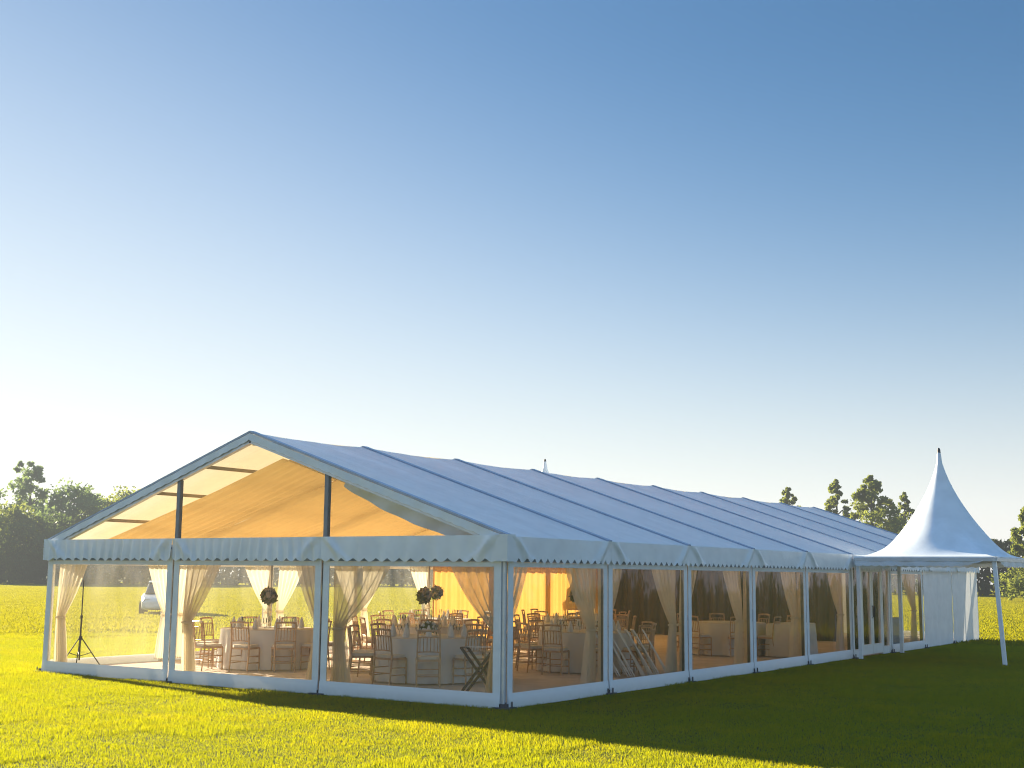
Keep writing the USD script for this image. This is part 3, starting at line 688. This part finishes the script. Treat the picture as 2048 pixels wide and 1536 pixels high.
HOURS = ('six', 'five', 'four', 'three', 'two', 'one', 'twelve', 'eleven', 'ten', 'nine', 'eight', 'seven')
for ti, (tx, ty, near, nch) in enumerate(TABLES):
    place = f'the table behind the {near}' if ti != 7 else 'the table before the amber drapes'
    tt = thing('round_table', f'round banquet table under a floor-length white cloth {place[10:]}', 'table', (tx, ty, FL), 0, 'round banquet tables')
    obj('tabletop', MB().lathe([(0, .735), (.895, .735), (.895, .755), (0, .755)], (0, 0, 0), 32), WOOD, tt)
    obj('tablecloth', make_cloth(200 + ti), LINEN, tt, 35)
    for a in range(4):
        obj('leg', MB().tube([(.6 * math.cos(a * PI / 2), .6 * math.sin(a * PI / 2), 0), (.6 * math.cos(a * PI / 2), .6 * math.sin(a * PI / 2), .735)], .018, 6), STEEL, tt)
    a0 = math.atan2(CAM[1] - ty, CAM[0] - tx)
    off = (0.0, PI / nch * .86, .2, .1, .3, 0, .2, .1)[ti]
    r = np.random.default_rng(300 + ti)
    for k in range(nch):
        a = a0 + off + 2 * PI * k / nch
        rad = 1.15 + r.uniform(-.07, .16)
        px, py = tx + rad * math.cos(a), ty + rad * math.sin(a)
        rz = math.atan2(ty - py, tx - px) - PI / 2 + r.uniform(-.24, .24)
        hour = HOURS[int(k * 12 / nch + .5) % 12]
        lab = f'spindle-back wooden chair at {hour} o\'clock of {place}'
        if chair0 is None:
            chair0 = make_chair('banquet_chair', lab, (px, py, FL), rz, 'chairs round the banquet tables')
        else:
            dup(chair0, lab, 'chair', (px, py, FL), rz, 'chairs round the banquet tables')
    # settings
    if ti < 6:
        for k in range(nch):
            a = a0 + off + 2 * PI * k / nch
            zt = FL + .762
            px, py = tx + .66 * math.cos(a), ty + .66 * math.sin(a)
            hour = HOURS[int(k * 12 / nch + .5) % 12]
            lab = f'white napkin folded upright at {hour} o\'clock on {place}'
            if napkin0 is None:
                napkin0 = tag(obj('napkin', MB().lathe([(.055, 0), (.062, .03), (.04, .12), (.012, .21)], (0, 0, 0), 7), LINEN), lab, 'napkin', 'folded napkins on the tables')
                UsdGeom.Xformable(napkin0).AddTranslateOp().Set(Gf.Vec3d(px, py, zt))
            else:
                nk = thing('napkin', lab, 'napkin', (px, py, zt), r.uniform(0, 6), 'folded napkins on the tables')
                nk.SetTypeName('Mesh'); nk.GetReferences().AddInternalReference(napkin0.GetPath())
            px, py = tx + .52 * math.cos(a + .25), ty + .52 * math.sin(a + .25)
            lab = f'clear stemmed wine glass at {hour} o\'clock on {place}'
            if glass0 is None:
                glass0 = thing('wine_glass', lab, 'glass', (px, py, zt), 0, 'wine glasses on the tables')
                obj('foot', MB().lathe([(0, .006), (.034, .003), (.034, 0), (0, 0)], (0, 0, 0), 12), GLASS, glass0, True)
                obj('stem', MB().tube([(0, 0, .003), (0, 0, .09)], .004, 6), GLASS, glass0)
                obj('bowl', MB().lathe([(.004, .09), (.03, .11), (.039, .15), (.031, .21)], (0, 0, 0), 14), GLASS, glass0, True)
            else:
                dup(glass0, lab, 'glass', (px, py, zt), 0, 'wine glasses on the tables')
    if ti in (1, 3, 4, 5):
        lab = f'ball-shaped flower arrangement on a tall vase on {place}'
        if vase0 is None:
            vase0 = thing('centrepiece', lab, 'flower arrangement', (tx, ty, FL + .762), 0, 'ball flower centrepieces')
            obj('vase', MB().lathe([(.07, 0), (.075, .012), (.022, .03), (.018, .4), (.045, .52)], (0, 0, 0), 14), GLASS, vase0, True)
            mb = MB(); rr = np.random.default_rng(9)
            ico = trimesh.creation.icosphere(1, 1.0)
            for k in range(90):
                dvec = rr.normal(size=3); dvec /= np.linalg.norm(dvec); dvec *= .125 * rr.uniform(.75, 1.1)
                mb.add(np.array(ico.vertices) * rr.uniform(.025, .045) + dvec + [0, 0, .63], ico.faces)
            obj('blossom', mb, PETAL, vase0, True)
            mb = MB()
            for k in range(160):
                dvec = rr.normal(size=3); dvec /= np.linalg.norm(dvec); c = dvec * .14 + [0, 0, .62]; e1 = rr.normal(size=3) * .03; e2 = rr.normal(size=3) * .03
                mb.add([c - e1, c + e2, c + e1, c - e2], [[0, 1, 2, 3]])
            obj('leaves', mb, LEAF, vase0)
        else:
            dup(vase0, lab, 'flower arrangement', (tx, ty, FL + .762), ti * 1.3, 'ball flower centrepieces')

# low posy on the near table
px, py = TABLES[0][:2]
t = thing('posy_bowl', 'low bowl of leafy flowers in the middle of the right gable window table', 'flower arrangement', (px, py, FL + .762))
obj('bowl', MB().lathe([(.05, 0), (.09, .04), (.10, .09)], (0, 0, 0), 16), GLASS, t, True)
mb, mb2 = MB(), MB(); rr = np.random.default_rng(77)
ico = trimesh.creation.icosphere(1, 1.0)
for k in range(60):
    dv = rr.normal(size=3); dv /= np.linalg.norm(dv); dv[2] = abs(dv[2]); c = dv * .13 + [0, 0, .09]; e1, e2 = rr.normal(size=(2, 3)) * .035
    mb.add([c - e1, c + e2, c + e1, c - e2], [[0, 1, 2, 3]])
    if k % 3 == 0:
        mb2.add(np.array(ico.vertices) * .03 + dv * .14 + [0, 0, .1], ico.faces)
obj('leaves', mb, LEAF, t); obj('blossom', mb2, LINEN, t, True)

# lighting tripod without a lamp in the left front bay
t = thing('tripod_stand', 'black tripod stand with a bare pole behind the left gable window', 'stand', (-10.36, .55, FL))
obj('pole', MB().tube([(0, 0, .12), (0, 0, .95)], .017, 8).tube([(0, 0, .9), (0, 0, 1.66)], .012, 8), BLACK, t)
obj('collar', MB().tube([(0, 0, .5), (0, 0, .58)], .032, 8).tube([(0, 0, .92), (0, 0, .98)], .026, 8), BLACK, t)
for k in range(3):
    a = .5 + k * 2 * PI / 3
    obj('leg', MB().tube([(.03 * math.cos(a), .03 * math.sin(a), .54), (.44 * math.cos(a), .44 * math.sin(a), .012)], .011, 6), BLACK, t)
    obj('brace', MB().tube([(.015 * math.cos(a), .015 * math.sin(a), .2), (.24 * math.cos(a), .24 * math.sin(a), .27)], .008, 6), BLACK, t)

# folding stand with crossed legs at the near corner
t = thing('folding_stand', 'dark wooden folding stand with crossed legs by the right corner post', 'stand', (-1.12, 1.0, FL), .35)
for sy in (-.2, .2):
    obj('leg', MB().beam((-.27, sy, 0), (.27, sy, .70), .04, .025, (0, 1, 0)), DARKWOOD, t)
    obj('leg', MB().beam((.27, sy * .86, 0), (-.27, sy * .86, .70), .04, .025, (0, 1, 0)), DARKWOOD, t)
obj('rail', MB().beam((-.27, -.2, .70), (-.27, .2, .70), .03, .03), DARKWOOD, t); obj('rail', MB().beam((.27, -.2, .70), (.27, .2, .70), .03, .03), DARKWOOD, t)
obj('strap', MB().box((0, .1, .712), (.54, .05, .006)).box((0, -.1, .712), (.54, .05, .006)), LINEN, t)

# folded white chairs leaning in a row in the second long-side bay
f0 = None
for k in range(7):
    fx, fy = -.92 + (k - 3) * .15 * .87, 5.45 + (k - 3) * .155 * .48
    lab = f'white folded chair leaning in the row behind the second long-side window, {("nearest the corner", "second in line", "third in line", "fourth in line", "fifth in line", "sixth in line", "last in line")[k]}'
    if f0 is None:
        f0 = thing('folded_chair', lab, 'folding chair', (fx, fy, FL), math.radians(-58), 'folded chairs leaning in a row')
        lean = np.array([0, -.47, .82]); 
        for sx in (-.21, .21):
            obj('leg', MB().beam((sx, .30, .02), (sx, .30 - .50, .02 + .84), .03, .02, (0, 1, 0)), WHITEMETAL, f0)
            obj('leg', MB().beam((sx * .88, .26, .015), (sx * .88, .30 - .37, .03 + .62), .028, .02, (0, 1, 0)), WHITEMETAL, f0)
        obj('seat', MB().beam((0, .10, .36), (0, -.03, .58), .34, .02, (0, .87, .5)), WHITEMETAL, f0)
        obj('backrest', MB().beam((0, -.12, .74), (0, -.2, .86), .42, .02, (0, .87, .5)), WHITEMETAL, f0)
        obj('stretcher', MB().beam((-.2, .25, .12), (.2, .25, .12), .02, .02), WHITEMETAL, f0)
    else:
        dup(f0, lab, 'folding chair', (fx + .03 * math.sin(k * 2.3), fy, FL), math.radians(-58 + 5 * math.sin(k * 1.7)), 'folded chairs leaning in a row')

# draped tables by the fifth window and by the lone window
for (x, y, lx, ly, lab) in ((-.95, 13.6, .75, 1.5, 'long side table in a pale cloth behind the fifth long-side window'), (-.8, 19.6, .75, 1.9, 'side table in a blue-grey cloth behind the lone window by the entrance')):
    mb = MB(); n = 120; th = np.linspace(0, 2 * PI, n + 1)
    sq = np.stack([np.sign(np.cos(th)) * np.abs(np.cos(th)) ** .25, np.sign(np.sin(th)) * np.abs(np.sin(th)) ** .25], -1)
    rows = [np.column_stack([sq * [lx / 2 * q, ly / 2 * q], np.full(n + 1, .76)]) for q in (.02, .6, .97)]
    for v_ in np.linspace(0, 1, 6):
        rows.append(np.column_stack([sq * [lx / 2 + .03 * v_, ly / 2 + .03 * v_] * (1 + .03 * v_ * np.sin(th * 22))[:, None], np.full(n + 1, .75 - .735 * v_)]))
    v, f = mb.grid(np.stack(rows, 1)).mesh()
    tag(obj('side_tablecloth', (v + np.array([x, y, FL]), f), LINEN if y < 15 else cloth('blue_grey_cloth', (.36, .45, .56), (.3, .4, .5), .1, .8), None, 35), lab, 'tablecloth')

# ------------------------------------------------------------------ white car out on the field
car = thing('parked_car', 'white hatchback parked on the field, seen through the left gable window', 'car', (-35.6, 24.5, 0), math.radians(-44))


def loft(secs):
    """secs: (x, [(y, z) ...]) rings joined along x and closed at both ends."""
    mb = MB(); n = len(secs[0][1])
    v = np.array([(x, y, z) for x, ring in secs for y, z in ring]); f = []
    for i in range(len(secs) - 1):
        for j in range(n):
            f.append([i * n + j, i * n + (j + 1) % n, (i + 1) * n + (j + 1) % n, (i + 1) * n + j])
    mb.add(v, f)
    for k in (0, len(secs) - 1):
        mb.add(v[k * n:(k + 1) * n], [[0, j, j + 1] if k else [0, j + 1, j] for j in range(1, n - 1)])
    return mb


def ring(hw, z0, z1, r=.08):
    return [(-hw + r, z0), (hw - r, z0), (hw, z0 + r), (hw, z1 - r * 1.4), (hw - r * 1.2, z1), (-hw + r * 1.2, z1), (-hw, z1 - r * 1.4), (-hw, z0 + r)]


obj('body', loft([(-2.0, ring(.72, .35, .75)), (-1.93, ring(.82, .25, .92)), (-1.2, ring(.87, .22, .97)), (.6, ring(.87, .22, .95)), (1.5, ring(.84, .22, .86)), (1.93, ring(.76, .26, .72)), (2.02, ring(.66, .34, .6))]), CAR_PAINT, car, 35)
cab = obj('cabin', loft([(-1.85, ring(.70, .93, 1.02, .03)), (-1.5, ring(.66, .93, 1.40, .06)), (-.3, ring(.64, .93, 1.47, .06)), (.25, ring(.64, .93, 1.42, .06)), (1.05, ring(.70, .90, .97, .02))]), CAR_GLASS, car, 35)
obj('roof', loft([(-1.55, ring(.64, 1.40, 1.43, .01)), (-.3, ring(.63, 1.465, 1.50, .012)), (.28, ring(.63, 1.415, 1.45, .012))]), CAR_PAINT, car, 35)
for sx in (-1.25, 1.3):
    for sy in (-.8, .8):
        w_ = obj('wheel', MB().tube([(sx, sy - .1, .31), (sx, sy + .1, .31)], .31, 18), TYRE, car, 30)
        obj('rim', MB().tube([(sx, sy + math.copysign(.08, sy), .31), (sx, sy + math.copysign(.112, sy), .31)], .2, 12), ALU, w_)
for sy in (-.55, .55):
    obj('headlight', MB().box((1.93, sy, .66), (.1, .26, .12), bev=.03), GLASS, car)
obj('number_plate', MB().box((2.03, 0, .45), (.02, .5, .11)), WHITEMETAL, car)

# ------------------------------------------------------------------ trees and hedge
TREE_HAZY = foliage('hazy_leaf', (.06, .11, .045), (.13, .19, .07), (.24, .33, .10), .48, .16)
TREE_DARK = foliage('dark_leaf', (.035, .07, .026), (.08, .125, .04), (.14, .20, .04), .38, .2)
TREE_GOLD = foliage('golden_leaf', (.06, .095, .02), (.13, .16, .03), (.32, .36, .06), .5, .25)
HEDGE = foliage('hedge_leaf', (.02, .035, .012), (.055, .075, .02), (.06, .08, .02), .25, .12)


def leaf_quads(c, size, r):
    n = len(c)
    e1 = r.normal(size=(n, 3)); e1 /= np.linalg.norm(e1, axis=1, keepdims=True)
    e2 = np.cross(e1, r.normal(size=(n, 3))); e2 /= np.linalg.norm(e2, axis=1, keepdims=True)
    s = size * r.uniform(.6, 1.4, (n, 1))
    v = np.stack([c - e1 * s * .6, c - e2 * s * .35, c + e1 * s * .6, c + e2 * s * .35], 1).reshape(-1, 3)
    k = np.arange(n)[:, None] * 4
    return v, np.concatenate([k + np.array([[0, 1, 2]]), k + np.array([[0, 2, 3]])])


def tree(name, label, loc, h, rad, mat, seed, kind='round', n=5200, size=.42, group='trees beyond the field', base=.12):
    r = np.random.default_rng(seed)
    t = thing(name, label, 'tree', (*loc, 0), 0, group)
    tb = MB().tube([(0, 0, 0), (.1, 0, h * .3), (-.1, .1, h * .6), (0, 0, h * .92)], [h * .022, h * .017, h * .010, h * .003], 8)
    m_ = {'round': 70, 'lacy': 64, 'conifer': 150, 'poplar': 110}[kind]
    cl = []
    for k in range(m_):
        a = r.uniform(0, 2 * PI); q = (k + r.uniform(0, 1)) / m_
        if kind == 'conifer':
            z = h * (.06 + .93 * q); rr = rad * (1 - q) ** .9 * math.sqrt(r.uniform(.02, .6)); s = rad * (.03 + .22 * (1 - q))
        elif kind == 'poplar':
            z = h * (.08 + .88 * q); env = rad * (1.0 - q) ** .62 * min(1, .7 + q * 2)
            rr = env * math.sqrt(r.uniform(.02, 1)); s = rad * (.06 + .15 * (1 - q)) * r.uniform(.5, 1.4)
        elif kind == 'lacy':
            z = h * (.10 + .86 * q); env = rad * (1.05 - .55 * q) if q < .55 else rad * (.85 - .35 * q) * (.55 + .45 * abs(math.sin(q * 13 + seed)))
            rr = env * math.sqrt(r.uniform(.05, 1)); s = rad * r.uniform(.14, .22) * (1.3 - .55 * q)
        else:
            z = h * (base + (.90 - base) * q); env = rad * math.sqrt(max(.06, 1 - (1.45 * q - .62) ** 2 / .82))
            rr = env * math.sqrt(r.uniform(.05, 1)); s = rad * r.uniform(.18, .30)
        c = np.array([rr * math.cos(a), rr * math.sin(a), z]); cl.append((c, s))
        if k % 4 == 0:
            z0 = max(h * .1, z - rr * .8); tb.tube([(0, 0, z0), c * [.5, .5, 0] + [0, 0, (z0 + z) / 2 + .1 * rr], c], [h * .007, h * .005, h * .002], 5, False)
    obj('trunk', tb, BARK, t, 40)
    pts = []
    for c, s in cl:
        k = max(24, int(n / m_))
        d_ = r.normal(size=(k, 3)); d_ /= np.linalg.norm(d_, axis=1, keepdims=True)
        pts.append(c + d_ * s * (r.uniform(0, 1, (k, 1)) ** .4) * r.uniform(.7, 1.4) * [1.1, 1.1, .85])
    v, f = leaf_quads(np.concatenate(pts), size, r)
    v[:, 2] = np.maximum(v[:, 2], .15)
    obj('crown', (v, f), mat, t)
    return t


tree('tall_tree', 'tall hazy tree with open lacy crown, highest of the left group', (-156.3, 103.1), 18.6, 5.0, TREE_HAZY, 1, 'lacy', 4200, .5)
tree('broad_tree', 'broad grey-green domed tree between the tall tree and the marquee', (-144.6, 102.1), 14.8, 6.2, TREE_HAZY, 2, 'round', 8000, .5)
tree('broad_tree', 'pale lower tree at the left edge beneath the tall tree', (-165, 100.7), 15.0, 6.0, TREE_HAZY, 3, 'round', 6500, .5)
tree('broad_tree', 'small tree top peeping over the left slope of the marquee roof', (-149.8, 117.7), 15.4, 6.4, TREE_GOLD, 4, 'round', 8500, .42)
tree('broad_tree', 'bushy green tree low behind the left eave of the marquee', (-146, 109.2), 13.6, 5.6, TREE_GOLD, 5, 'round', 7500, .42)
tree('broad_tree', 'dark rounded tree low in front of the left group', (-138, 92.6), 9.5, 6.2, TREE_DARK, 6, 'round', 7500, .45, base=.06)
tree('broad_tree', 'bright-topped bushy tree low at the far left edge', (-141, 88.0), 11, 5.4, TREE_GOLD, 7, 'round', 5600, .45, base=.06)
tree('broad_tree', 'dark bushy tree close beside the left corner post of the marquee', (-133, 95.2), 8.0, 5.0, TREE_DARK, 8, 'round', 5600, .45, base=.05)
tree('slim_tree', 'pair-topped slender tree above the far end of the roof, leftmost of the golden trees', (-50.2, 137.6), 13.6, 3.6, TREE_GOLD, 10, 'poplar', 7000, .32)
tree('slim_tree', 'golden pointed tree left of the tallest one behind the far roof', (-42.9, 135.0), 14.2, 3.7, TREE_GOLD, 11, 'poplar', 7500, .32)
tree('slim_tree', 'tallest golden feathery tree behind the far end of the roof', (-37.5, 131.5), 14.2, 5.4, TREE_GOLD, 12, 'poplar', 12000, .32)
tree('slim_tree', 'small thin tree just left of the pagoda canopy slope', (-36.9, 142.3), 12.8, 2.9, TREE_GOLD, 13, 'poplar', 5000, .32)
tree('slim_tree', 'sunlit olive tree at the right edge behind the pagoda canopy', (-13.6, 101.6), 8.8, 3.4, TREE_GOLD, 14, 'poplar', 12000, .26)

# hedge along the far side of the field
r = np.random.default_rng(88)
pa, pb, pc = np.array([-160.0, 70.0]), np.array([-100.0, 142.0]), np.array([-10.0, 136.0])
nb = 46000; t_ = r.uniform(0, 1, nb); l1, l2 = np.linalg.norm(pb - pa), np.linalg.norm(pc - pb); sp = t_ * (l1 + l2)
base2 = np.where(sp[:, None] < l1, pa + (pb - pa) * (sp / l1)[:, None], pb + (pc - pb) * ((sp - l1) / l2)[:, None])
hh = 4.6 + 1.6 * meshkit.fbm(np.stack([sp * .09, sp * 0, sp * 0 + 3], -1), 3, 4) + 1.0 * meshkit.fbm(np.stack([sp * .4, sp * 0, sp * 0 + 8], -1), 2, 6)
z = hh * r.uniform(0, 1, nb) ** .8
wd = 2.4 * np.sqrt(np.maximum(.05, 1 - (z / hh) ** 2 * .8))
c = np.column_stack([base2 + r.uniform(-1, 1, (nb, 2)) * wd[:, None], z + .1])
tag(obj('hedge', leaf_quads(c, .62, r), HEDGE), 'dark hedgerow along the far edge of the field', 'hedge', kind='stuff')

# ------------------------------------------------------------------ evening haze
hz = usdkit.material(stage, L('evening_air'), {'v': ('principled_volume', {'color': (.78, .88, 1.0), 'density': .0004, 'anisotropy': .25})}, [], volume='v.volume')
tag(obj('haze', MB().box((0, 100, 13.5), (700, 700, 29)), hz), 'thin evening haze over the field', 'haze', kind='stuff')
